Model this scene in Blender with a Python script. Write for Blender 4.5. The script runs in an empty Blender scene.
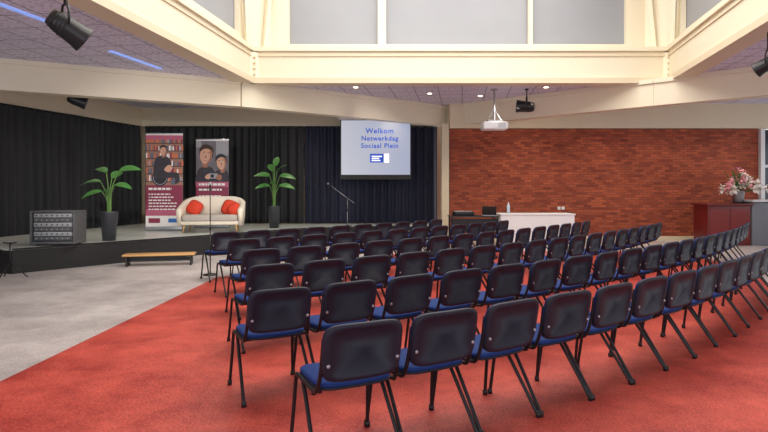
import bpy, bmesh, math, random
from mathutils import Vector, Matrix
random.seed(7)
scene = bpy.context.scene
try:
    scene.view_settings.view_transform = 'Standard'
except Exception:
    pass

# ------------------------------------------------------------------ materials
MATS = {}
def srgb(r, g, b):
    def c(u):
        u /= 255.0
        return u / 12.92 if u <= 0.04045 else ((u + 0.055) / 1.055) ** 2.4
    return (c(r), c(g), c(b), 1)

def mat(name, col, rough=0.6, metal=0.0, emit=None, estr=0.0, noise=0.0, nscale=20, bump=0.0, coat=0.0, sheen=0.0, spec=0.5):
    if name in MATS: return MATS[name]
    m = bpy.data.materials.new(name); m.use_nodes = True
    nt = m.node_tree; b = nt.nodes['Principled BSDF']
    b.inputs['Base Color'].default_value = col
    b.inputs['Roughness'].default_value = rough
    b.inputs['Metallic'].default_value = metal
    b.inputs['Specular IOR Level'].default_value = spec
    if coat: b.inputs['Coat Weight'].default_value = coat
    if sheen: b.inputs['Sheen Weight'].default_value = sheen
    if emit:
        b.inputs['Emission Color'].default_value = emit
        b.inputs['Emission Strength'].default_value = estr
    if noise or bump:
        geo = nt.nodes.new('ShaderNodeNewGeometry')
        n = nt.nodes.new('ShaderNodeTexNoise'); n.inputs['Scale'].default_value = nscale
        n.inputs['Detail'].default_value = 4
        nt.links.new(geo.outputs['Position'], n.inputs['Vector'])
        if noise:
            mx = nt.nodes.new('ShaderNodeMix'); mx.data_type = 'RGBA'
            mx.inputs[6].default_value = tuple(c * (1 - noise) for c in col[:3]) + (1,)
            mx.inputs[7].default_value = tuple(min(1, c * (1 + noise)) for c in col[:3]) + (1,)
            nt.links.new(n.outputs['Fac'], mx.inputs[0])
            nt.links.new(mx.outputs[2], b.inputs['Base Color'])
        if bump:
            bp = nt.nodes.new('ShaderNodeBump'); bp.inputs['Strength'].default_value = bump
            bp.inputs['Distance'].default_value = 0.01
            nt.links.new(n.outputs['Fac'], bp.inputs['Height'])
            nt.links.new(bp.outputs['Normal'], b.inputs['Normal'])
    MATS[name] = m
    return m

def pos_vec(nt, axes, rot=0.0):
    geo = nt.nodes.new('ShaderNodeNewGeometry')
    sep = nt.nodes.new('ShaderNodeSeparateXYZ'); nt.links.new(geo.outputs['Position'], sep.inputs[0])
    cmb = nt.nodes.new('ShaderNodeCombineXYZ')
    nt.links.new(sep.outputs[axes[0]], cmb.inputs[0]); nt.links.new(sep.outputs[axes[1]], cmb.inputs[1])
    mp = nt.nodes.new('ShaderNodeMapping'); mp.inputs['Rotation'].default_value[2] = rot
    nt.links.new(cmb.outputs[0], mp.inputs[0])
    return mp.outputs[0]

def brick_mat():
    m = bpy.data.materials.new('red_brick'); m.use_nodes = True; nt = m.node_tree; b = nt.nodes['Principled BSDF']
    v = pos_vec(nt, 'XZ')
    br = nt.nodes.new('ShaderNodeTexBrick'); nt.links.new(v, br.inputs['Vector'])
    br.inputs['Scale'].default_value = 1.0
    br.inputs['Brick Width'].default_value = 0.22; br.inputs['Row Height'].default_value = 0.075
    br.inputs['Mortar Size'].default_value = 0.008; br.inputs['Bias'].default_value = 0.0
    br.inputs['Color1'].default_value = srgb(152, 60, 38); br.inputs['Color2'].default_value = srgb(206, 100, 62)
    br.inputs['Mortar'].default_value = srgb(120, 82, 66)
    n = nt.nodes.new('ShaderNodeTexNoise'); n.inputs['Scale'].default_value = 1.3; nt.links.new(v, n.inputs['Vector'])
    mx = nt.nodes.new('ShaderNodeMix'); mx.data_type = 'RGBA'; mx.blend_type = 'MULTIPLY'
    mx.inputs[0].default_value = 0.45
    nt.links.new(br.outputs['Color'], mx.inputs[6])
    nt.links.new(n.outputs['Fac'], mx.inputs[7])
    nt.links.new(mx.outputs[2], b.inputs['Base Color'])
    bp = nt.nodes.new('ShaderNodeBump'); bp.inputs['Strength'].default_value = 0.4; bp.inputs['Distance'].default_value = 0.01; bp.invert = True
    nt.links.new(br.outputs['Fac'], bp.inputs['Height']); nt.links.new(bp.outputs['Normal'], b.inputs['Normal'])
    b.inputs['Roughness'].default_value = 0.8
    return m

def tile_mat(name, c1, line, size, rot=0.0, speck=0.12):
    m = bpy.data.materials.new(name); m.use_nodes = True; nt = m.node_tree; b = nt.nodes['Principled BSDF']
    v = pos_vec(nt, 'XY', rot)
    br = nt.nodes.new('ShaderNodeTexBrick'); nt.links.new(v, br.inputs['Vector'])
    br.offset = 0.0; br.inputs['Scale'].default_value = 1.0
    br.inputs['Brick Width'].default_value = size; br.inputs['Row Height'].default_value = size
    br.inputs['Mortar Size'].default_value = 0.014
    br.inputs['Color1'].default_value = c1; br.inputs['Color2'].default_value = tuple(c * 0.94 for c in c1[:3]) + (1,)
    br.inputs['Mortar'].default_value = line
    n = nt.nodes.new('ShaderNodeTexNoise'); n.inputs['Scale'].default_value = 14; n.inputs['Detail'].default_value = 6
    nt.links.new(v, n.inputs['Vector'])
    rp = nt.nodes.new('ShaderNodeValToRGB')
    rp.color_ramp.elements[0].position = 0.38; rp.color_ramp.elements[0].color = (1 - 3 * speck,) * 3 + (1,)
    rp.color_ramp.elements[1].position = 0.52
    nt.links.new(n.outputs['Fac'], rp.inputs[0])
    mx = nt.nodes.new('ShaderNodeMix'); mx.data_type = 'RGBA'; mx.blend_type = 'MULTIPLY'; mx.inputs[0].default_value = 1
    nt.links.new(br.outputs['Color'], mx.inputs[6]); nt.links.new(rp.outputs[0], mx.inputs[7])
    nt.links.new(mx.outputs[2], b.inputs['Base Color']); b.inputs['Roughness'].default_value = 0.85
    return m

def carpet_mat(name, ca, cb, rough, big=1.2):
    m = bpy.data.materials.new(name); m.use_nodes = True; nt = m.node_tree; b = nt.nodes['Principled BSDF']
    v = pos_vec(nt, 'XY')
    n = nt.nodes.new('ShaderNodeTexNoise'); n.inputs['Scale'].default_value = big; n.inputs['Detail'].default_value = 8
    n.inputs['Roughness'].default_value = 0.75
    nt.links.new(v, n.inputs['Vector'])
    n2 = nt.nodes.new('ShaderNodeTexNoise'); n2.inputs['Scale'].default_value = 60; n2.inputs['Detail'].default_value = 3
    nt.links.new(v, n2.inputs['Vector'])
    ad = nt.nodes.new('ShaderNodeMath'); ad.operation = 'MULTIPLY_ADD'; ad.inputs[1].default_value = 0.4
    nt.links.new(n2.outputs['Fac'], ad.inputs[0])
    hf = nt.nodes.new('ShaderNodeMath'); hf.operation = 'MULTIPLY'; hf.inputs[1].default_value = 0.6
    nt.links.new(n.outputs['Fac'], hf.inputs[0]); nt.links.new(hf.outputs[0], ad.inputs[2])
    rp = nt.nodes.new('ShaderNodeValToRGB')
    rp.color_ramp.elements[0].position = 0.40; rp.color_ramp.elements[0].color = ca
    rp.color_ramp.elements[1].position = 0.60; rp.color_ramp.elements[1].color = cb
    nt.links.new(ad.outputs[0], rp.inputs[0]); nt.links.new(rp.outputs[0], b.inputs['Base Color'])
    b.inputs['Roughness'].default_value = rough
    bp = nt.nodes.new('ShaderNodeBump'); bp.inputs['Strength'].default_value = 0.35; bp.inputs['Distance'].default_value = 0.006
    nt.links.new(n2.outputs['Fac'], bp.inputs['Height']); nt.links.new(bp.outputs['Normal'], b.inputs['Normal'])
    return m

M_brick = brick_mat()
M_ceil = tile_mat('perforated_ceiling_tile', srgb(224, 220, 240), srgb(160, 156, 180), 0.6, 0.14, 0.10)
M_red = carpet_mat('red_carpet', srgb(142, 34, 28), srgb(212, 90, 74), 0.46)  # mottled lighter red also paints pinkish daylight sheen into the carpet colour
M_grey = carpet_mat('grey_floor_covering', srgb(158, 150, 148), srgb(208, 200, 196), 0.42)
M_stagefl = carpet_mat('stage_floor', srgb(180, 186, 180), srgb(206, 212, 206), 0.28)
M_cream = mat('cream_paint', srgb(222, 208, 180), 0.55, noise=0.03, nscale=3)
M_cream2 = mat('cream_beam_paint', srgb(232, 222, 198), 0.5, noise=0.03, nscale=2)
M_panel = mat('grey_blind_panel', srgb(150, 153, 160), 0.35, noise=0.08, nscale=1.0)
M_black = mat('black_paint', (0.012, 0.012, 0.013, 1), 0.5)
M_blackm = mat('black_metal', (0.012, 0.012, 0.014, 1), 0.32, metal=0.2)
M_plastic = mat('chair_shell_plastic', (0.011, 0.012, 0.024, 1), 0.5, bump=0.15, nscale=200, spec=0.35)
M_blue = mat('blue_upholstery', srgb(24, 52, 112), 0.85, noise=0.25, nscale=120, bump=0.2, spec=0.3)
M_curt = mat('black_curtain_velvet', (0.011, 0.012, 0.015, 1), 0.6, sheen=0.12, spec=0.35)
M_curtb = mat('navy_curtain_velvet', (0.010, 0.013, 0.036, 1), 0.6, sheen=0.15, spec=0.35)
M_white = mat('white_laminate', srgb(230, 230, 232), 0.4)
M_wood = mat('light_oak', srgb(196, 152, 96), 0.45, noise=0.15, nscale=12)
M_dkwood = mat('mahogany_veneer', srgb(112, 30, 30), 0.35, noise=0.2, nscale=8)
M_steel = mat('brushed_steel', srgb(170, 172, 176), 0.35, metal=0.8)
M_pot = mat('anthracite_pot', srgb(52, 54, 60), 0.45)
M_leaf = mat('leaf_green', srgb(78, 138, 68), 0.42, noise=0.3, nscale=8)
M_stem = mat('stem_green', srgb(88, 126, 58), 0.5)
M_soil = mat('potting_soil', srgb(50, 36, 26), 0.95, noise=0.3, nscale=60)
M_sofa = mat('sofa_cream_leather', srgb(222, 212, 194), 0.5)
M_redc = mat('red_cushion_fabric', srgb(208, 62, 36), 0.8)
M_greyc = mat('grey_seat_fabric', srgb(176, 168, 160), 0.85)

# ------------------------------------------------------------------ mesh builder
class MB:
    def __init__(s): s.v = []; s.f = []; s.mi = []; s.sm = []; s.mats = []
    def mid(s, m):
        if m not in s.mats: s.mats.append(m)
        return s.mats.index(m)
    def add(s, vs, fs, m, smooth=False):
        o = len(s.v); k = s.mid(m)
        s.v += [tuple(v) for v in vs]
        for f in fs:
            s.f.append([i + o for i in f]); s.mi.append(k); s.sm.append(smooth)
    def box(s, c, d, m, bev=0.0, rz=0.0, R=None, seg=2):
        bm = bmesh.new(); bmesh.ops.create_cube(bm, size=1)
        bmesh.ops.scale(bm, vec=d, verts=bm.verts)
        if bev > 0: bmesh.ops.bevel(bm, geom=list(bm.edges), offset=bev, segments=seg, profile=0.6, affect='EDGES')
        MM = Matrix.Translation(c) @ (R if R is not None else Matrix.Rotation(rz, 4, 'Z'))
        bm.transform(MM); bm.verts.index_update()
        s.add([v.co[:] for v in bm.verts], [[v.index for v in f.verts] for f in bm.faces], m, bev > 0)
        bm.free()
    def tube(s, pts, r, m, seg=8, smooth=True):
        pts = [Vector(p) for p in pts]; n = len(pts)
        rs = r if isinstance(r, (list, tuple)) else [r] * n
        vs = []; up = None
        for i, p in enumerate(pts):
            t = (pts[min(i + 1, n - 1)] - pts[max(i - 1, 0)]).normalized()
            if up is None:
                up = Vector((0, 0, 1)) if abs(t.z) < 0.9 else Vector((1, 0, 0))
            x = t.cross(up).normalized(); up = x.cross(t).normalized()
            for j in range(seg):
                a = 2 * math.pi * j / seg
                vs.append(p + (x * math.cos(a) + up * math.sin(a)) * rs[i])
        fs = []
        for i in range(n - 1):
            for j in range(seg):
                fs.append([i * seg + j, i * seg + (j + 1) % seg, (i + 1) * seg + (j + 1) % seg, (i + 1) * seg + j])
        fs.append(list(range(seg))[::-1]); fs.append([(n - 1) * seg + j for j in range(seg)])
        s.add(vs, fs, m, smooth)
    def lathe(s, prof, c, m, seg=20, smooth=True):
        vs = []; n = len(prof)
        for r, z in prof:
            for j in range(seg):
                a = 2 * math.pi * j / seg
                vs.append((c[0] + r * math.cos(a), c[1] + r * math.sin(a), c[2] + z))
        fs = []
        for i in range(n - 1):
            for j in range(seg):
                fs.append([i * seg + j, i * seg + (j + 1) % seg, (i + 1) * seg + (j + 1) % seg, (i + 1) * seg + j])
        fs.append(list(range(seg))[::-1]); fs.append([(n - 1) * seg + j for j in range(seg)])
        s.add(vs, fs, m, smooth)
    def ell(s, c, r, m, seg=14, rings=9, R=None):
        vs = []; 
        for i in range(1, rings):
            ph = math.pi * i / rings
            for j in range(seg):
                a = 2 * math.pi * j / seg
                vs.append(Vector((r[0] * math.sin(ph) * math.cos(a), r[1] * math.sin(ph) * math.sin(a), r[2] * math.cos(ph))))
        vs += [Vector((0, 0, r[2])), Vector((0, 0, -r[2]))]
        if R is not None: vs = [R @ v for v in vs]
        vs = [v + Vector(c) for v in vs]
        fs = []
        for i in range(rings - 2):
            for j in range(seg):
                fs.append([i * seg + j, (i + 1) * seg + j, (i + 1) * seg + (j + 1) % seg, i * seg + (j + 1) % seg])
        T = (rings - 1) * seg
        for j in range(seg):
            fs.append([T, j, (j + 1) % seg]); fs.append([T + 1, (rings - 2) * seg + (j + 1) % seg, (rings - 2) * seg + j])
        s.add(vs, fs, m, True)
    def prism(s, poly, z0, z1, m):
        n = len(poly)
        vs = [(p[0], p[1], z0) for p in poly] + [(p[0], p[1], z1) for p in poly]
        fs = [list(range(n))[::-1], list(range(n, 2 * n))]
        for i in range(n): fs.append([i, (i + 1) % n, n + (i + 1) % n, n + i])
        s.add(vs, fs, m)
    def poly(s, pts, y, m):
        s.add([(p[0], y, p[1]) for p in pts], [list(range(len(pts)))], m)
    def disc(s, cx, cz, rx, rz, y, m, n=20):
        s.poly([(cx + rx * math.cos(2 * math.pi * i / n), cz + rz * math.sin(2 * math.pi * i / n)) for i in range(n)], y, m)
    def slab(s, w, h, prof, m, fn, ex=4.0, n=40):
        """rounded slab : prof = list of (scale, t); fn maps (u,v,t)->xyz"""
        out = []
        for i in range(n):
            a = 2 * math.pi * i / n; c, q = math.cos(a), math.sin(a)
            out.append((w / 2 * math.copysign(abs(c) ** (2 / ex), c), h / 2 * math.copysign(abs(q) ** (2 / ex), q)))
        vs = []
        for sc, t in prof:
            for (u, v) in out: 
                k = sc
                vs.append(fn(u * k, v * k, t))
        fs = []
        for i in range(len(prof) - 1):
            for j in range(n):
                fs.append([i * n + j, i * n + (j + 1) % n, (i + 1) * n + (j + 1) % n, (i + 1) * n + j])
        L = len(prof) - 1
        c0 = len(vs); vs.append(fn(0, 0, prof[0][1])); vs.append(fn(0, 0, prof[-1][1]))
        for j in range(n):
            fs.append([c0, (j + 1) % n, j]); fs.append([c0 + 1, L * n + j, L * n + (j + 1) % n])
        s.add(vs, fs, m, True)
    def leaf(s, base, direction, length, width, droop, m, seg=9, fold=0.25, roll=0.0):
        d = Vector(direction).normalized()
        side = d.cross(Vector((0, 0, 1)))
        side = side.normalized() if side.length > 1e-3 else Vector((1, 0, 0))
        side = Matrix.Rotation(roll, 3, d) @ side
        p = Vector(base); vs = []
        for i in range(seg + 1):
            t = i / seg
            wv = width * 0.5 * (math.sin(math.pi * min(1, t * 0.97 + 0.03) ** 0.8)) ** 0.8
            nrm = side.cross(d).normalized()
            vs += [p - side * wv + nrm * wv * fold, p.copy(), p + side * wv + nrm * wv * fold]
            p = p + d * (length / seg)
            d = (d + Vector((0, 0, -droop / seg))).normalized()
        fs = []
        for i in range(seg):
            a = i * 3
            fs += [[a, a + 1, a + 4, a + 3], [a + 1, a + 2, a + 5, a + 4]]
        s.add(vs, fs, m, True)
    def mesh(s, name):
        me = bpy.data.meshes.new(name); me.from_pydata(s.v, [], s.f)
        for m in s.mats: me.materials.append(m)
        for i, p in enumerate(me.polygons):
            p.material_index = s.mi[i]; p.use_smooth = s.sm[i]
        bm = bmesh.new(); bm.from_mesh(me)
        bmesh.ops.recalc_face_normals(bm, faces=bm.faces); bm.to_mesh(me); bm.free()
        me.update(); return me
    def build(s, name, loc=(0, 0, 0), rz=0.0):
        ob = bpy.data.objects.new(name, s.mesh(name)); scene.collection.objects.link(ob)
        ob.location = loc; ob.rotation_euler = (0, 0, rz); return ob

def bez(pts, n=6):
    """catmull-rom smoothing"""
    P = [Vector(p) for p in pts]; P = [P[0]] + P + [P[-1]]; out = []
    for i in range(1, len(P) - 2):
        for k in range(n):
            t = k / n; a, b, c, d = P[i - 1], P[i], P[i + 1], P[i + 2]
            out.append(0.5 * ((2 * b) + (-a + c) * t + (2 * a - 5 * b + 4 * c - d) * t * t + (-a + 3 * b - 3 * c + d) * t ** 3))
    out.append(P[-2]); return out

def band(p, q, half):
    p = Vector(p); q = Vector(q); d = (q - p).normalized(); nrm = Vector((-d.y, d.x)) * half
    return [p - nrm, q - nrm, q + nrm, p + nrm]

# ------------------------------------------------------------------ room shell
m = MB(); m.prism([(-14, -3), (14, -3), (14, 18.3), (-14, 18.3)], -0.2, 0.0, M_grey); m.build('floor')
m = MB(); m.prism([(-3.3, -3), (5.9, -3), (5.9, 8.2), (7.2, 11.2), (6.6, 13.6), (0.8, 13.6), (-2.9, 9.6)], 0.0, 0.006, M_red); m.build('carpet')

CZ = 4.05
A = (-3.2, 13.1); B = (6.8, 13.1); C = (4.9, 3.5); D = (-4.55, 3.2)
m = MB()
o = [(-14, 18.4), (14, 18.4), (14, -3), (-14, -3)]
m.prism([o[0], o[1], B, A], CZ, CZ + 0.15, M_ceil)
m.prism([o[1], o[2], C, B], CZ, CZ + 0.15, M_ceil)
m.prism([o[2], o[3], D, C], CZ, CZ + 0.15, M_ceil)
m.prism([o[3], o[0], A, D], CZ, CZ + 0.15, M_ceil)
m.build('ceiling')

# walls
m = MB(); m.prism([(1.95, 16.5), (11.12, 16.5), (11.12, 16.8), (1.95, 16.8)], 0, 3.31, M_brick); m.build('wall_back_brick')
m = MB(); m.prism([(1.95, 16.42), (14, 16.42), (14, 16.8), (1.95, 16.8)], 3.32, CZ, M_cream); m.build('trim_1')
m = MB(); m.prism([(-8.2, 17.9), (2.1, 17.9), (2.1, 18.2), (-8.2, 18.2)], 0, CZ, M_cream)
m.prism([(-7.6, 17.35), (1.95, 17.35), (1.95, 17.5), (-7.6, 17.5)], 3.47, CZ, M_cream); m.build('wall_back_stage')
m = MB(); m.prism([(-12.6, -3), (-7.85, 18), (-8.1, 18.2), (-12.9, -3)], 0, CZ, M_cream)
m.prism([(-9.9, 7.2), (-7.55, 17.4), (-7.75, 17.5), (-10.1, 7.2)], 3.47, CZ, M_cream)
m.build('wall_left')
# unseen right wall, window openings added to let daylight in
m = MB()
m.box((13.2, 6.7, 0.45), (0.25, 19.5, 0.9), M_cream); m.box((13.2, 6.7, 3.55), (0.25, 19.5, 1.0), M_cream)
for i in range(8): m.box((13.2, -2.9 + i * 2.75, 1.97), (0.2, 0.18, 2.2), M_cream)
m.build('wall_right')
# door beside the brick wall
m = MB()
m.box((11.2, 16.5, 1.65), (0.12, 0.2, 3.3), M_white)
m.box((12.8, 16.6, 1.65), (0.2, 0.2, 3.3), M_white)
m.box((12.0, 16.6, 2.2), (1.6, 0.08, 0.08), M_white)
m.box((12.03, 16.62, 1.65), (1.55, 0.03, 3.28), mat('dark_door_glass', srgb(50, 56, 66), 0.15))
m.box((12.0, 16.58, 1.1), (0.08, 0.1, 2.2), M_white)
m.build('door_1')
# column where curtain and brick meet
m = MB(); m.box((1.82, 16.6, 1.73), (0.22, 0.3, 3.45), M_cream, bev=0.01); m.build('column')
m = MB(); m.box((6.6, 16.48, 0.06), (9.0, 0.03, 0.12), M_cream); m.build('baseboard_back')

# lower folded beams
N1 = (-3.4, 13.0); P = (1.95, 17.1); N2 = (6.3, 12.85)
bz0, bz1 = 3.44, CZ
def beam(name, p, q, half, z0, z1, cap=True):
    m = MB(); m.prism(band(p, q, half), z0, z1, M_cream2)
    if cap: m.prism(band(p, q, half + 0.05), z1 - 0.1, z1 - 0.002, M_cream2)
    m.build(name)
beam('trim_2', N1, (-11.2, 8.85), 0.17, bz0, bz1)
beam('trim_3', N1, P, 0.17, bz0, bz1)
beam('trim_4', P, N2, 0.17, bz0, bz1)
beam('trim_5', N2, (13, 6.8), 0.17, bz0, bz1)

# ring beam round the lantern opening
m = MB()
ring = [A, B, C, D]
for i in range(4):
    p, q = ring[i], ring[(i + 1) % 4]
    m.prism(band(p, q, 0.14), CZ - 0.03, 4.78, M_cream2)
    m.prism(band(p, q, 0.2), 4.74, 4.84, M_cream2)
    m.prism(band(p, q, 0.165), 4.62, 4.66, M_cream)
    m.prism(band(p, q, 0.2), CZ - 0.06, CZ + 0.07, M_cream)
# gusset plates with bolts
for (cx, cy, sg) in [(-3.02, 12.92, 1), (6.62, 12.92, -1)]:
    m.box((cx, cy - 0.0, 4.4), (0.34, 0.05, 0.62), M_cream2, rz=sg * 0.6)
    for a in range(4):
        m.box((cx + sg * 0.02, cy - 0.05, 4.2 + a * 0.13), (0.05, 0.05, 0.04), M_cream, bev=0.008)
m.build('lantern_ring_beam')

# lantern walls with blind panels
m = MB()
LT = 7.6; z0 = 4.8
def lwall(p, q, cols, zb=5.03, zt=7.4):
    """framed wall from p to q ; cols = list of (t0,t1) panel ranges in metres"""
    p = Vector(p); q = Vector(q); L = (q - p).length; d = (q - p) / L
    nrm = Vector((d.y, -d.x))  # pointing to interior when p->q runs left to right
    m.prism(band(p - nrm * 0.1, q - nrm * 0.1, 0.04), z0, LT, M_panel)
    def bar(a, b, za, zc, th=0.07):
        m.prism([p + d * a - nrm * 0.05, p + d * b - nrm * 0.05, p + d * b + nrm * th, p + d * a + nrm * th], za, zc, M_cream2)
    bar(0, L, z0, zb); bar(0, L, zt, LT)
    e = 0
    for (a, b) in cols:
        bar(e, a, zb, zt); e = b
    bar(e, L, zb, zt)
lwall((-2.75, 13.5), (6.35, 13.5), [(0.46, 2.6), (2.8, 6.25), (6.35, 8.61)])
lwall((-3.35, 12.9), (-2.75, 13.5), [])
lwall((6.35, 13.5), (6.9, 12.9), [])
lwall((-4.75, 3.2), (-3.35, 12.9), [(0.4, 3.8), (4.0, 7.1), (7.25, 9.6)], zb=5.1)
lwall((6.9, 12.9), (5.2, 3.4), [(0.2, 2.5), (2.65, 5.6), (5.8, 9.0)], zb=5.1)
lwall((5.2, 3.4), (-4.75, 3.2), [(0.4, 4.8), (5.1, 9.5)])
m.build('lantern_wall')
m = MB()
for (x0, y0, x1, y1) in [(-3.15, 12.85, -3.2, 12.5), (-2.85, 13.2, -2.6, 13.25), (6.68, 12.85, 6.6, 12.5), (6.45, 13.2, 6.2, 13.25)]:
    m.tube([(x0, y0, 4.8), (x1, y1, 7.6)], 0.07, M_cream2, seg=4, smooth=False)
m.build('lantern_strut')
m = MB()
m.prism([(-5.2, 2.9), (5.6, 2.9), (7.2, 13.9), (-3.6, 13.9)], 7.62, 7.75, M_cream2)  # added opaque cover above the view, keeps sky light out of the lantern
for i in range(6): m.box((1.0, 4.0 + i * 1.7, 7.58), (9, 0.08, 0.08), M_cream2)
m.build('lantern_sky_blocker')

# ------------------------------------------------------------------ curtains
def curtain(name, pts, z0, z1, m_, amp=0.075, wl=0.24, step=0.025):
    P2 = [Vector(p) for p in pts]; cum = [0]
    for i in range(len(P2) - 1): cum.append(cum[-1] + (P2[i + 1] - P2[i]).length)
    L = cum[-1]; n = int(L / step); rows = []
    for k in range(n + 1):
        s_ = L * k / n; i = 0
        while i < len(P2) - 2 and s_ > cum[i + 1]: i += 1
        d = (P2[i + 1] - P2[i]).normalized(); base = P2[i] + d * (s_ - cum[i]); nr = Vector((-d.y, d.x))
        w = math.sin(2 * math.pi * s_ / wl + 1.3 * math.sin(s_ * 2.1)) * amp * (0.7 + 0.3 * math.sin(s_ * 3.7))
        rows.append((base, nr, w))
    mb = MB(); vs = []; zs = [z1, z1 - 0.15, (z0 + z1) / 2, z0]; amps = [0.5, 0.7, 1.0, 1.15]
    for (b, nr, w) in rows:
        for z, a in zip(zs, amps):
            q = b + nr * w * a; vs.append((q.x, q.y, z))
    fs = []
    for k in range(n):
        for j in range(3): fs.append([k * 4 + j, (k + 1) * 4 + j, (k + 1) * 4 + j + 1, k * 4 + j + 1])
    mb.add(vs, fs, m_, True)
    mb.tube([(p[0], p[1], z1 + 0.02) for p in pts], 0.02, M_blackm)
    return mb.build(name)
curtain('stage_curtain', [(-10.0, 6.6), (-7.55, 17.15)], 0.03, 3.43, M_curt)
curtain('stage_curtain', [(-7.4, 17.2), (-2.5, 17.2)], 0.47, 3.43, M_curt)
curtain('stage_curtain', [(-2.45, 17.2), (1.65, 17.2)], 0.47, 3.43, M_curtb)

# ------------------------------------------------------------------ stage
m = MB()
sp = [(-6.7, 10.0), (-4.45, 12.6), (-2.2, 15.2), (0.6, 16.3), (1.6, 16.5), (1.6, 17.05), (-7.45, 17.05), (-8.65, 12.0), (-8.95, 10.6)]
m.prism(sp, 0.0, 0.42, M_black); m.prism(sp, 0.42, 0.455, M_stagefl)
for i in range(3):
    p, q = Vector(sp[i]), Vector(sp[i + 1]); m.prism(band(p, q, 0.02), 0.425, 0.457, M_blackm)
m.build('stage')
SZ = 0.459
# step bench
m = MB()
m.box((0, 0, 0.22), (1.35, 0.34, 0.035), M_wood, bev=0.006)
for x in (-0.6, 0.6):
    m.box((x, 0, 0.1), (0.03, 0.28, 0.2), M_black, bev=0.004)
m.box((0, 0.0, 0.12), (1.2, 0.03, 0.08), M_black)
m.build('step_bench', (-4.5, 11.15, 0), math.radians(12))

# ------------------------------------------------------------------ chairs
def chair_mesh():
    m = MB()
    for sx in (-1, 1):
        m.tube(bez([(sx * .255, .245, 0.012), (sx * .243, .215, .25), (sx * .238, .19, .41), (sx * .238, .14, .435), (sx * .238, -.12, .432), (sx * .236, -.185, .46), (sx * .228, -.225, .58), (sx * .222, -.245, .74)], 5), 0.0125, M_blackm, seg=8)
        m.tube(bez([(sx * .238, .06, .425), (sx * .242, .0, .36), (sx * .252, -.14, .17), (sx * .26, -.255, .012)], 4), 0.0125, M_blackm, seg=8)
        for y in (.245, -.255):
            m.lathe([(0.013, 0), (0.018, 0.0), (0.018, 0.03), (0.013, 0.035)], (sx * (.255 if y > 0 else .26), y, 0), M_black, seg=10)
    m.tube([(-.238, .13, .425), (.238, .13, .425)], 0.011, M_blackm)
    m.tube([(-.238, -.1, .425), (.238, -.1, .425)], 0.011, M_blackm)
    # seat : plastic pan and upholstered pad with waterfall front
    def sf(u, v, t):
        return (u, v + .01, .447 + t - 0.35 * max(0, v - .13) ** 1.3 - 0.10 * max(0, 0.2 - abs(u)) * 0.15)
    m.slab(.475, .42, [(.0, -.014), (.90, -.014), (.99, -.006), (1, .004), (.98, .008)], M_plastic, sf, ex=5)
    m.slab(.47, .415, [(.97, .004), (1.0, .018), (.985, .03), (.93, .038), (.6, .041), (.0, .041)], M_blue, sf, ex=5)
    # back : curved plastic outer shell with recessed panel, blue pad in front
    def bf(u, v, t):
        lean = math.radians(11); c = 0.30 * u * u - 0.012
        y = -.262 + c - t
        z = .660
        wv = u * (1.0 + 0.08 * v)
        return (wv, y - v * math.sin(lean) * 0.9, z + v * math.cos(lean))
    m.slab(.470, .33, [(.0, .010), (.78, .010), (.81, .017), (.93, .018), (.985, .012), (1.0, .002), (1.0, -.006)], M_plastic, bf, ex=5.5)
    m.slab(.465, .325, [(1.0, -.006), (1.0, -.018), (.95, -.03), (.6, -.034), (.0, -.034)], M_blue, bf, ex=5.5)
    for sx in (-1, 1):
        m.ell((sx * .205, -.272, .60), (.012, .008, .012), M_steel, 8, 6)
    return m.mesh('stacking_chair')
CH = chair_mesh()
rows = [((-.11, 3.02), 30, 15, 1.6, .548), ((-.75, 4.02), 31.5, 21, 1.15, .575), ((-1.08, 5.3), 34, 17, 1.15, .58),
        ((-1.46, 6.62), 36, 15, 1.15, .585), ((-2.0, 7.95), 38, 12, 1.1, .585), ((-2.62, 9.2), 39, 10, 1.1, .585)]
for (S, th0, n, dth, pitch) in rows:
    x, y = S; th = th0
    for i in range(n):
        a = math.radians(th + random.uniform(-2.5, 2.5) - (3 if i == 0 else 0))
        fx, fy = -math.sin(a), math.cos(a)
        ob = bpy.data.objects.new('stacking_chair', CH); scene.collection.objects.link(ob)
        ob.location = (x + .27 * fx, y + .27 * fy, 0.007); ob.rotation_euler = (0, 0, a)
        x += pitch * math.cos(math.radians(th)); y += pitch * math.sin(math.radians(th)); th += dth

# ------------------------------------------------------------------ plants
def plant(name, loc, leaves, pot_h, seed):
    """leaves : (azimuth deg, horizontal reach of stem, stem top z, leaf length, leaf upward slope)"""
    R = random.Random(seed); m = MB()
    m.lathe([(.11, 0), (.125, .0), (.175, pot_h - .02), (.18, pot_h), (.16, pot_h), (.155, pot_h - .04), (.0, pot_h - .04)], (0, 0, 0), M_pot, 24)
    m.lathe([(0.0, pot_h - .045), (.155, pot_h - .045), (.155, pot_h - .03), (0, pot_h - .025)], (0, 0, 0), M_soil, 16)
    for k, (az, reach, zt, ln, sl) in enumerate(leaves):
        az = math.radians(az); dx, dy = math.cos(az), math.sin(az); h = zt - pot_h
        top = Vector((dx * reach, dy * reach, zt))
        m.tube(bez([(dx * .03, dy * .03, pot_h - .05), (dx * reach * .25, dy * reach * .25, pot_h + h * .55), top], 5), [.016] * 6 + [.011] * 5, M_stem, 7)
        m.leaf(top, (dx, dy, sl), ln, ln * 0.46, .7, M_leaf, seg=12, fold=0.22, roll=R.uniform(.3, .7) * (1 if math.cos(az) > 0 else -1))
        m.tube([top, top + Vector((dx, dy, sl)).normalized() * ln * .5], [.009, .004], M_stem, 6)
    return m.build(name, loc)
plant('potted_strelitzia', (-5.72, 11.55, SZ), [(180, .18, 1.22, .46, .1), (10, .20, 1.45, .46, .35), (75, .08, 1.3, .36, .8), (150, .10, 1.42, .42, .5), (200, .14, 1.02, .42, -.1), (350, .12, 1.15, .42, .1), (290, .1, 1.0, .36, .5)], .6, 1)
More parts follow.
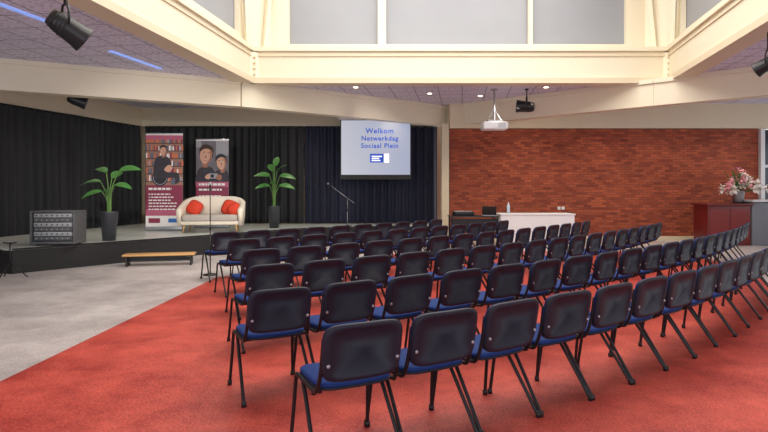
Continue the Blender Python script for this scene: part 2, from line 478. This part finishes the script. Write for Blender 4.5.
plant('potted_strelitzia', (-3.02, 15.25, SZ), [(180, .12, 1.42, .46, .3), (5, .16, 1.42, .46, .1), (80, .06, 1.7, .38, 1.5), (120, .1, 1.55, .42, 1.0), (0, .14, 1.15, .46, .1), (195, .12, 1.15, .42, .1), (275, .1, 1.2, .4, .5), (330, .1, 1.55, .4, .8)], .6, 2)

# ------------------------------------------------------------------ banners
C_skin = mat('print_skin', srgb(218, 168, 142), 0.6, noise=.12, nscale=14); C_skin2 = mat('print_skin_shadow', srgb(166, 114, 90), 0.6, noise=.12, nscale=14)
C_maroon = mat('print_maroon', srgb(140, 44, 76), 0.5); C_white = mat('print_white', srgb(240, 238, 236), 0.5)
C_pink = mat('print_pink', srgb(186, 92, 122), 0.5)
C_dark = mat('print_dark', srgb(34, 32, 40), 0.5); C_brown = mat('print_brown', srgb(158, 116, 96), 0.5)
C_orange = mat('print_orange', srgb(206, 112, 70), 0.5); C_slate = mat('print_slate', srgb(96, 102, 120), 0.5)
C_blue = mat('print_blue', srgb(40, 110, 190), 0.5); C_hair = mat('print_hair', srgb(62, 42, 34), 0.6, noise=.5, nscale=20)
C_gry = mat('print_grey', srgb(160, 160, 166), 0.5)
C_shirt = mat('print_black_shirt', srgb(52, 50, 60), 0.6, noise=.5, nscale=9); C_lip = mat('print_lip', srgb(176, 92, 84), .5)
C_bg = mat('print_blurred_backdrop', srgb(112, 108, 116), 0.6, noise=.7, nscale=3)
def banner_base(m, w, h):
    m.box((0, 0.0, .045), (w + .04, .16, .09), M_steel, bev=.02)
    m.tube([(0, .05, .08), (0, .05, h)], .01, M_steel)
    m.box((0, 0, h / 2 + .04), (w, .006, h - .04), C_white)
    m.box((0, 0, h + .02), (w + .01, .025, .03), M_steel, bev=.005)
def lines(m, x0, x1, z, n, dz, y, mt, R, th=.025):
    for i in range(n):
        e = x1 - R.random() * .3 * (x1 - x0)
        x = x0
        while x < e:
            l = R.uniform(.04, .12); m.poly([(x, z - i * dz), (min(e, x + l), z - i * dz), (min(e, x + l), z - i * dz + th), (x, z - i * dz + th)], y, mt); x += l + .02
def rect(m, x0, z0, x1, z1, y, mt): m.poly([(x0, z0), (x1, z0), (x1, z1), (x0, z1)], y, mt)
def smooth2(pts, n=5):
    P = [Vector((p[0], p[1], 0)) for p in pts]; N = len(P); out = []
    for i in range(N):
        a, b, c, d = P[i - 1], P[i], P[(i + 1) % N], P[(i + 2) % N]
        for k in range(n):
            t = k / n
            q = 0.5 * ((2 * b) + (-a + c) * t + (2 * a - 5 * b + 4 * c - d) * t * t + (-a + 3 * b - 3 * c + d) * t ** 3)
            out.append((q.x, q.y))
    return out
def face(m, cx, cz, rx, rz, y, skin, shade, hair, tilt=0.0):
    """printed portrait head"""
    def T(p):
        c, s_ = math.cos(tilt), math.sin(tilt); x, z = p[0] * rx, p[1] * rz
        return (cx + x * c - z * s_, cz + x * s_ + z * c)
    P_ = lambda pts, yy, mt, sm=True: m.poly(smooth2([T(p) for p in pts]) if sm else [T(p) for p in pts], yy, mt)
    P_([(-.45, -.6), (-.45, -1.5), (.45, -1.5), (.45, -.6)], y, shade, False)
    P_([(-1.12, .2), (-1.15, .8), (-.6, 1.3), (.3, 1.35), (1.05, .95), (1.15, .2), (.9, -.2), (-.9, -.2)], y - .001, hair)
    P_([(-1.0, .35), (-.8, .9), (0, 1.08), (.8, .9), (1.0, .35), (.92, -.35), (.5, -.9), (0, -1.05), (-.5, -.9), (-.92, -.35)], y - .002, skin)
    P_([(.45, .9), (1.0, .35), (.92, -.35), (.5, -.9), (.15, -1.0), (.55, -.5), (.65, .2)], y - .0025, shade)
    P_([(-1.02, .35), (-.85, 1.0), (0, 1.2), (.9, .95), (1.02, .4), (.75, .72), (.1, .85), (-.6, .7)], y - .003, hair)
    for sx in (-.4, .38):
        P_([(sx - .2, .12), (sx, .22), (sx + .2, .12), (sx, .04)], y - .004, C_white); P_([(sx - .09, .13), (sx, .22), (sx + .09, .13), (sx, .04)], y - .005, C_dark)
        P_([(sx - .26, .34), (sx, .44), (sx + .26, .36), (sx, .36)], y - .005, hair)
    P_([(-.05, .1), (.12, -.3), (0, -.36), (-.16, -.3)], y - .004, shade)
    P_([(-.34, -.52), (0, -.48), (.34, -.52), (0, -.72)], y - .004, C_lip); P_([(-.26, -.53), (0, -.51), (.26, -.53), (0, -.6)], y - .005, C_white)
R = random.Random(4)
m = MB(); w, h = .9, 2.38; banner_base(m, w, h); y = -.006
rect(m, -.45, .36, .45, 1.12, y, C_maroon); rect(m, -.45, 1.12, .45, 2.36, y, C_brown); rect(m, -.45, .36, .45, .52, y - .001, C_pink)
for r_ in range(6):
    z = 1.22 + r_ * .19
    rect(m, -.45, z - .02, .45, z, y - .001, C_dark)
    x = -.44
    while x < .42:
        l = R.uniform(.02, .05); hh = R.uniform(.09, .15)
        rect(m, x, z, x + l, z + hh, y - .001, R.choice([C_orange, C_orange, C_maroon, C_slate, C_gry, C_brown, C_white])); x += l + .006
m.disc(-.1, 1.30, .2, .2, y - .002, C_dark); m.disc(-.1, 1.30, .17, .17, y - .003, C_gry); m.disc(-.1, 1.30, .155, .155, y - .0035, C_dark); m.disc(.22, 1.2, .07, .07, y - .003, C_slate)
m.poly(smooth2([(-.25, 1.3), (-.24, 1.7), (-.12, 1.84), (.08, 1.82), (.17, 1.68), (.12, 1.46), (.34, 1.42), (.36, 1.2), (.26, 1.16), (.24, 1.3), (-.1, 1.28)]), y - .004, C_shirt)
m.poly(smooth2([(.0, 1.5), (.1, 1.62), (.2, 1.56), (.12, 1.44)]), y - .005, C_skin)
face(m, -.02, 1.97, .08, .11, y - .006, C_skin, C_skin2, C_hair)
rect(m, -.45, 2.25, .45, 2.36, y - .003, C_pink)
lines(m, -.38, .38, 1.0, 1, .09, y - .002, C_white, R, .055); lines(m, -.38, .35, .88, 6, .075, y - .002, C_white, R, .03)
rect(m, -.45, .1, .45, .36, y - .002, C_white); rect(m, -.38, .18, -.1, .3, y - .003, C_maroon); rect(m, .1, .19, .36, .29, y - .003, C_blue)
m.build('rollup_banner', (-5.68, 14.35, SZ), math.radians(4)).scale = (1.04, 1, 1.04)
m = MB(); w, h = .88, 2.40; banner_base(m, w, h); hw = .44
rect(m, -hw, .36, hw, 1.12, y, C_maroon); rect(m, -hw, 1.12, hw, 2.38, y, C_bg); rect(m, .1, 1.98, hw, 2.38, y - .0005, C_gry); rect(m, -hw, 2.2, -.3, 2.38, y - .0005, C_gry)
m.poly(smooth2([(-.43, 1.15), (-.42, 1.5), (-.3, 1.66), (-.12, 1.68), (.04, 1.58), (.1, 1.15)]), y - .001, C_shirt)
face(m, -.17, 1.98, .165, .22, y - .003, C_skin, C_skin2, C_hair, -.12)
m.poly(smooth2([(.0, 1.15), (.04, 1.46), (.16, 1.58), (.34, 1.58), (.43, 1.48), (.43, 1.15)]), y - .0095, C_shirt)
face(m, .25, 1.78, .13, .18, y - .0105, C_skin, C_skin2, C_dark, .12)
m.box((.02, y - .008, 1.42), (.24, .004, .14), C_gry); m.disc(.0, 1.42, .05, .05, y - .012, C_dark)
m.poly(smooth2([(-.2, 1.38), (-.12, 1.47), (-.06, 1.42), (-.1, 1.33)]), y - .012, C_skin); m.poly(smooth2([(.1, 1.36), (.16, 1.46), (.26, 1.42), (.22, 1.3)]), y - .012, C_skin2)
rect(m, -hw, 1.12, hw, 1.26, y - .013, C_pink)
lines(m, -.36, .36, 1.16, 1, .09, y - .017, C_white, R, .06); lines(m, -.36, .36, 1.02, 1, .09, y - .014, C_white, R, .05); lines(m, -.36, .34, .86, 6, .075, y - .002, C_white, R, .03)
rect(m, -hw, .1, hw, .36, y - .002, C_white)
m.build('rollup_banner', (-4.70, 15.2, SZ), math.radians(3))

# ------------------------------------------------------------------ sofa
m = MB()
path = bez([(-.72, -.34, 0), (-.72, .05, 0), (-.64, .28, 0), (-.32, .36, 0), (0, .37, 0), (.32, .36, 0), (.64, .28, 0), (.72, .05, 0), (.72, -.34, 0)], 6)
n = len(path); vs = []
prof = [(-.035, .18), (.035, .18), (.06, .4), (.07, 'T'), (.03, 'TT'), (-.03, 'TT'), (-.06, 'T')]
for i, p in enumerate(path):
    t = (path[min(i + 1, n - 1)] - path[max(i - 1, 0)]).normalized(); nr = Vector((-t.y, t.x, 0))
    k = abs(i / (n - 1) * 2 - 1); top = .88 - .30 * max(0, (k - .35) / .65) ** 1.2
    for (off, z) in prof:
        zz = top - .03 if z == 'T' else top if z == 'TT' else z
        vs.append(p + nr * off + Vector((0, 0, zz)))
k = len(prof); fs = []
for i in range(n - 1):
    for j in range(k): fs.append([i * k + j, i * k + (j + 1) % k, (i + 1) * k + (j + 1) % k, (i + 1) * k + j])
fs.append(list(range(k))); fs.append([(n - 1) * k + j for j in range(k)])
m.add(vs, fs, M_sofa, True)
m.box((0, 0, .24), (1.38, .62, .10), M_sofa, bev=.03)
m.box((-.33, -.02, .36), (.65, .62, .16), M_greyc, bev=.05, seg=3)
m.box((.33, -.02, .36), (.65, .62, .16), M_greyc, bev=.05, seg=3)
for x, yy in [(-.64, -.28), (.64, -.28), (-.6, .26), (.6, .26)]:
    m.tube([(x * .95, yy * .95, .21), (x, yy, 0.008)], [.024, .014], M_wood, 8)
def cushion(cx, cy, cz, s_, rx, ry):
    Rm = Matrix.Rotation(rx, 4, 'X') @ Matrix.Rotation(ry, 4, 'Y')
    def f(u, v, t):
        p = Rm @ Vector((u, t, v)); return (cx + p.x, cy + p.y, cz + p.z)
    m.slab(s_, s_, [(0, -.09), (.4, -.08), (.75, -.05), (1, 0), (.75, .05), (.4, .08), (0, .09)], M_redc, f, ex=3.2, n=32)
cushion(-.45, .1, .60, .38, math.radians(-18), .5)
cushion(.40, .1, .60, .40, math.radians(-20), .35); cushion(.55, -.06, .56, .34, math.radians(-25), .9)
m.build('sofa', (-4.25, 13.75, SZ), math.radians(6))

# ------------------------------------------------------------------ amplifier rack
m = MB()
W, Dp, Hh = .82, .5, .62
C_rack = mat('rack_case_grey', srgb(84, 86, 88), .5); C_unit = mat('rack_unit_silver', srgb(160, 162, 164), .4, metal=.2)
m.box((0, 0, Hh + .02), (W, Dp, .035), C_rack, bev=.01); m.box((0, 0, .05), (W, Dp, .05), C_rack, bev=.01)
for x in (-W / 2 + .02, W / 2 - .02): m.box((x, 0, Hh / 2 + .03), (.035, Dp, Hh - .02), C_rack, bev=.008)
m.box((0, .05, Hh / 2 + .03), (W - .08, Dp - .12, Hh - .08), M_black)
for i in range(6):
    z = .13 + i * .088
    m.box((0, -Dp / 2 + .05, z), (W - .12, .03, .078), C_unit if i % 2 else C_rack, bev=.004)
    for k in range(7): m.box((-.3 + k * .095, -Dp / 2 + .03, z), (.022, .02, .022), M_black if i % 2 else M_steel, bev=.004)
for x in (-.3, .3):
    for yy in (-.17, .17): m.lathe([(.025, 0), (.025, .03)], (x, yy, 0), M_black, 10)
m.build('amplifier_rack', (-6.3, 10.75, SZ), math.radians(4))

# ------------------------------------------------------------------ mic stands
def micstand(name, loc, h, rz, boom=True, mic=True, mt=None):
    mt = mt or M_blackm
    m = MB()
    m.lathe([(.0, 0), (.13, 0), (.13, .012), (.03, .025), (.012, .04)], (0, 0, 0), M_blackm, 20)
    m.tube([(0, 0, .02), (0, 0, h * .55)], .011, mt); m.tube([(0, 0, h * .5), (0, 0, h)], .008, mt)
    m.lathe([(.017, 0), (.017, .06)], (0, 0, h * .53), M_black, 10); m.ell((0, 0, h), (.02, .02, .02), M_black, 8, 6)
    if boom:
        m.tube([(.22, 0, h - .16), (-.45, 0, h + .34)], .010, mt)
        m.tube([(-.45, 0, h + .34), (-.53, 0, h + .40)], [.014, .02], M_black); m.ell((-.55, 0, h + .415), (.03, .03, .03), M_steel, 10, 8)
    elif mic:
        m.tube([(0, 0, h), (0, -.07, h + .09)], [.011, .016], M_black); m.ell((0, -.085, h + .11), (.026, .026, .026), M_steel, 10, 8)
    return m.build(name, loc, rz)
micstand('microphone_stand', (-3.10, 9.9, 0.0), 1.52, .3, boom=False)
micstand('microphone_stand', (-1.05, 15.9, SZ), .8, 0.1, mt=M_steel)
# guitar stand at far left
m = MB()
for a in (0, 120, 240):
    m.tube([(0, 0, .28), (.26 * math.cos(math.radians(a)), .26 * math.sin(math.radians(a)), .01)], .01, M_blackm)
m.tube([(0, 0, .12), (0, 0, .62)], .013, M_blackm); m.tube([(-.16, 0, .5), (0, 0, .44), (.16, 0, .5)], .012, M_blackm)
m.tube([(-.1, -.02, .62), (0, 0, .6), (.1, -.02, .62)], .012, M_blackm)
for sx in (-1, 1): m.tube([(sx * .15, 0, .48), (sx * .15, -.14, .46), (sx * .15, -.16, .5)], .01, M_black)
m.build('guitar_stand', (-6.4, 9.5, 0), .4)

# ------------------------------------------------------------------ projection screen
m = MB()
w = 2.14; zb, zt = 1.86, 3.62
M_scr = bpy.data.materials.new('projected_slide'); M_scr.use_nodes = True
nt = M_scr.node_tree; b = nt.nodes['Principled BSDF']
geo = nt.nodes.new('ShaderNodeTexCoord'); sep = nt.nodes.new('ShaderNodeSeparateXYZ'); nt.links.new(geo.outputs['Generated'], sep.inputs[0])
rp = nt.nodes.new('ShaderNodeValToRGB'); rp.color_ramp.elements[0].color = srgb(196, 198, 210); rp.color_ramp.elements[1].color = srgb(158, 168, 198)
nt.links.new(sep.outputs[0], rp.inputs[0]); nt.links.new(rp.outputs[0], b.inputs['Emission Color']); b.inputs['Emission Strength'].default_value = .82
b.inputs['Base Color'].default_value = (.15, .15, .15, 1)
m.box((0, 0, (zb + zt) / 2), (w, .01, zt - zb), M_black)
m.box((0, -.008, (zb + zt) / 2 + .03), (w - .06, .004, zt - zb - .12), M_scr)
m.box((0, .0, zt + .05), (w + .12, .12, .12), M_white, bev=.02)
m.box((0, 0, zb - .03), (w + .04, .05, .06), M_black, bev=.015)
scr = m.build('projection_screen', (-.25, 16.75, 0))
T_w = mat('slide_text_white', (1, 1, 1, 1), .5, emit=(1, 1, 1, 1), estr=1.2)
T_b = mat('slide_logo_blue', srgb(24, 72, 176), .5, emit=srgb(24, 76, 190), estr=.6)
def text(parent, nm, s_, size, loc, mt):
    cu = bpy.data.curves.new(nm, 'FONT'); cu.body = s_; cu.size = size; cu.align_x = 'CENTER'; cu.materials.append(mt); cu.space_character = 1.12; cu.offset = .0035
    ob = bpy.data.objects.new(nm, cu); scene.collection.objects.link(ob); ob.parent = parent; ob.location = loc; ob.rotation_euler = (math.pi / 2, 0, 0)
text(scr, 'slide_text_1', 'Welkom', .22, (.12, -.02, 3.2), T_b)
text(scr, 'slide_text_2', 'Netwerkdag', .2, (.12, -.02, 2.98), T_b)
text(scr, 'slide_text_3', 'Sociaal Plein', .2, (.12, -.02, 2.76), T_b)
lg = MB(); lg.box((0, 0, 0), (.40, .006, .26), T_b); lg.box((-.0, -.004, .05), (.3, .004, .035), T_w); lg.box((-.04, -.004, -.01), (.22, .004, .03), T_w); lg.box((-.02, -.004, -.07), (.26, .004, .03), T_w); lg.box((.3, 0, 0), (.14, .006, .26), T_w)
lgo = lg.build('slide_logo', (0.03, -.02, 2.45)); lgo.parent = scr

# ------------------------------------------------------------------ projector & spotlights
m = MB()
m.tube([(0, 0, 0), (0, 0, .8)], .024, M_steel); m.lathe([(.09, .77), (.09, .80)], (0, 0, 0), M_steel, 14)
m.box((0, 0, -.0), (.36, .26, .03), M_steel, bev=.005)
m.box((0, 0, -.13), (.62, .46, .20), M_white, bev=.04); m.tube([(-.15, .2, -.13), (-.15, .29, -.13)], .07, M_black, 14)
for i in range(5): m.box((.15, -.232, -.18 + i * .025), (.2, .005, .01), C_gry)
for sx in (-1, 1): m.tube([(0, 0, .3), (sx * .2, 0, -.03)], .012, M_steel)
m.build('ceiling_projector', (2.78, 14.0, 3.24))
def spotlamp(name, loc, top, s_, aim, lampcol=True):
    m = MB(); aim = Vector(aim).normalized()
    m.tube([-aim * .16 * s_, -aim * .15 * s_, -aim * .05 * s_, aim * .12 * s_, aim * .2 * s_, aim * .21 * s_], [.05 * s_, .085 * s_, .11 * s_, .12 * s_, .135 * s_, .135 * s_], M_blackm, 18)
    m.tube([aim * .205 * s_, aim * .212 * s_], .115 * s_, mat('lamp_lens', srgb(120, 130, 160), .1), 18)
    for k in range(4): m.tube([-aim * (.12 - .035 * k) * s_, -aim * (.11 - .035 * k) * s_], (.1 + .006 * k) * s_, M_black, 18)
    side = aim.cross(Vector((0, 0, 1))).normalized()
    m.tube([side * .145 * s_, side * .15 * s_ + Vector((0, 0, .12 * s_)), side * .08 * s_ + Vector((0, 0, .22 * s_)), -side * .08 * s_ + Vector((0, 0, .22 * s_)), -side * .15 * s_ + Vector((0, 0, .12 * s_)), -side * .145 * s_], .012 * s_, M_blackm)
    m.tube([(0, 0, .22 * s_), (0, 0, top)], .014, M_blackm); m.lathe([(.05, top - .03), (.05, top)], (0, 0, 0), M_blackm, 14)
    return m.build(name, loc)
spotlamp('stage_spotlight', (-3.45, 6.0, 3.30), CZ - 3.30, 1.1, (.6, .55, -.5))
spotlamp('stage_spotlight', (3.6, 14.0, 3.60), CZ - 3.60, 1.2, (-.9, .3, .1))
spotlamp('stage_spotlight', (-6.55, 11.8, 3.42), CZ - 3.42, 1.0, (.8, .4, -.3))
spotlamp('stage_spotlight', (6.02, 8.7, 3.5), CZ - 3.5, .9, (-.5, .6, -.4))

# ceiling strips and downlights
E_strip = mat('strip_light_diffuser', (.4, .45, .7, 1), .5, emit=srgb(110, 150, 230), estr=.8)
m = MB()
for (a, b_) in [((-5.4, 6.6), (-5.03, 8.36)), ((-4.98, 10.1), (-4.67, 11.6)), ((-9.0, 8.0), (-8.3, 9.6))]:
    m.prism(band(a, b_, .045), CZ - .02, CZ + .01, E_strip)
m.build('ceiling_strip_light')
E_dl = mat('downlight_lens', (1, .9, .75, 1), .5, emit=(1, .85, .62, 1), estr=9)
dls = [(-6.6, 14.6), (-4.6, 15.6), (-2.3, 16.2), (0.2, 16.4), (-.7, 13.7), (1.2, 14.6), (2.6, 15.0), (4.0, 13.7), (4.2, 15.3), (6.2, 15.2), (8.0, 15.2), (9.9, 15.2), (8.4, 13.6), (-7.4, 12.6)]
m = MB()
for (x, y_) in dls:
    m.lathe([(.085, -.012), (.085, .0)], (x, y_, CZ - .002), M_white, 16); m.lathe([(.055, -.016), (.055, 0)], (x, y_, CZ - .004), E_dl, 14)
m.build('ceiling_downlights')

# ------------------------------------------------------------------ AV table
m = MB()
m.box((.95, 0, .87), (1.95, .7, .03), M_white, bev=.005); m.box((.95, -.32, .45), (1.9, .02, .84), M_white)
for x in (.03, 1.87): m.box((x, 0, .43), (.03, .62, .86), M_white)
m.build('presentation_desk', (3.0, 14.6, 0))
m = MB()
m.box((0, 0, .82), (1.25, .6, .03), M_black, bev=.005)
for x in (-.58, .58):
    for yy in (-.26, .26): m.box((x, yy, .405), (.04, .04, .81), M_blackm)
m.box((0, -.25, .6), (1.2, .02, .35), M_black)
m.build('side_table', (2.3, 14.35, 0))
m = MB()
m.box((0, 0, .01), (.36, .25, .02), C_gry, bev=.005); m.box((0, .14, .13), (.36, .012, .24), M_black, bev=.004, R=Matrix.Rotation(-.25, 4, 'X'))
m.build('laptop', (2.72, 14.3, .838), 2.9)
m = MB()
m.box((0, 0, .05), (.5, .36, .1), M_blackm, bev=.01)
for i in range(8): m.box((-.2 + i * .057, -.05, .108), (.012, .16, .014), C_gry); m.lathe([(.01, 0), (.01, .02)], (-.2 + i * .057, .09, .1), C_white, 8)
m.build('audio_mixer', (2.05, 14.35, .838), .1)
m = MB()
m.lathe([(0, 0), (.04, 0), (.04, .2), (.015, .25), (.015, .29), (0, .29)], (0, 0, 0), mat('bottle_plastic', srgb(190, 210, 225), .2), 14)
m.build('water_bottle', (3.25, 14.5, .887))

# ------------------------------------------------------------------ bar counter + flowers
m = MB()
m.box((.0, 0, .54), (1.15, .7, 1.06), M_dkwood, bev=.005); m.box((.0, -.01, 1.1), (1.25, .82, .05), M_dkwood, bev=.01)
for x in (-.28, .28): m.box((x, -.356, .56), (.5, .012, .85), mat('mahogany_panel', srgb(126, 36, 34), .3))
m.box((1.2, .0, .58), (1.2, .75, 1.16), mat('counter_grey_laminate', srgb(120, 122, 130), .4), bev=.01); m.box((1.2, -.02, 1.2), (1.25, .84, .05), M_white, bev=.01)
m.box((0, 0, .03), (1.1, .62, .06), M_black)
m.build('bar_counter', (9.3, 15.3, 0))
m = MB()
m.lathe([(0, 0), (.11, 0), (.14, .08), (.17, .32), (.18, .34), (.15, .34), (.12, .1), (0, .06)], (0, 0, 0), M_steel, 20)
R = random.Random(9); P_w = mat('petal_white', srgb(250, 244, 238), .5); P_p = mat('petal_pink', srgb(236, 166, 180), .5)
for i in range(64):
    a = R.uniform(0, 2 * math.pi); el = R.uniform(.12, 1.45); rr = R.uniform(.22, .64)
    d = Vector((math.cos(a) * math.cos(el), math.sin(a) * math.cos(el), math.sin(el)))
    tip = Vector((0, 0, .30)) + d * rr
    m.tube([(0, 0, .28), tip], .005, M_stem, 5)
    if i % 4 == 2: m.leaf(tip - d * .1, d, .28, .08, .6, M_leaf, 6); continue
    pm = P_p if i % 4 == 0 else P_w
    for k in range(6):
        u = d.orthogonal().normalized(); u = Matrix.Rotation(k * math.pi / 3, 3, d) @ u
        m.leaf(tip, d * .6 + u, .16, .095, .7, pm, 4)
    m.ell(tip + d * .03, (.012, .012, .03), mat('stamen', srgb(190, 120, 40), .6), 6, 4)
m.build('flower_vase', (9.72, 15.25, 1.13))
# wall sockets
m = MB()
for x in (5.2, 5.32): m.box((x, 16.489, .95), (.09, .02, .09), M_white, bev=.004)
m.build('wall_socket')

# ------------------------------------------------------------------ lights
def area(name, loc, rot, sx, sy, e, col=(1, 1, 1)):
    L = bpy.data.lights.new(name, 'AREA'); L.shape = 'RECTANGLE'; L.size = sx; L.size_y = sy; L.energy = e; L.color = col
    ob = bpy.data.objects.new(name, L); scene.collection.objects.link(ob); ob.location = loc; ob.rotation_euler = rot
def spot(name, loc, tgt, e, ang, col, blend=.8, r=.05):
    L = bpy.data.lights.new(name, 'SPOT'); L.energy = e; L.spot_size = math.radians(ang); L.spot_blend = blend; L.color = col; L.shadow_soft_size = r
    ob = bpy.data.objects.new(name, L); scene.collection.objects.link(ob); ob.location = loc
    ob.rotation_euler = (Vector(tgt) - Vector(loc)).to_track_quat('-Z', 'Y').to_euler()
area('skylight', (1.2, 8.4, 7.5), (0, 0, 0), 8.5, 8.5, 1000, (1, .97, .92))
for i, (x, y_) in enumerate(dls):
    wall = y_ > 15 and x > 3
    spot('downlight_lamp', (x, y_, CZ - .05), (x, y_ + (.5 if wall else 0), 0), 110 if wall else 70, 100, (1, .86, .68), 1.0)
spot('stage_lamp', (-3.3, 6.2, 3.2), (-4.8, 13.8, 1.0), 850, 60, (1, .93, .86), 1.0)
spot('stage_lamp', (3.4, 13.9, 3.55), (-3.5, 15.4, 1.0), 400, 60, (1, .93, .85), 1.0)

w = bpy.data.worlds.new('daylight'); scene.world = w; w.use_nodes = True
bg = w.node_tree.nodes['Background']; bg.inputs[0].default_value = (.88, .93, 1, 1); bg.inputs[1].default_value = 1.85

# ------------------------------------------------------------------ camera
cam = bpy.data.cameras.new('camera'); co = bpy.data.objects.new('camera', cam); scene.collection.objects.link(co)
co.location = (0, 0, 1.55); co.rotation_euler = (math.pi / 2, 0, 0)
cam.sensor_width = 36; cam.lens = 36 * 555 / 768; cam.shift_y = -28 / 768; cam.clip_end = 200
scene.camera = co
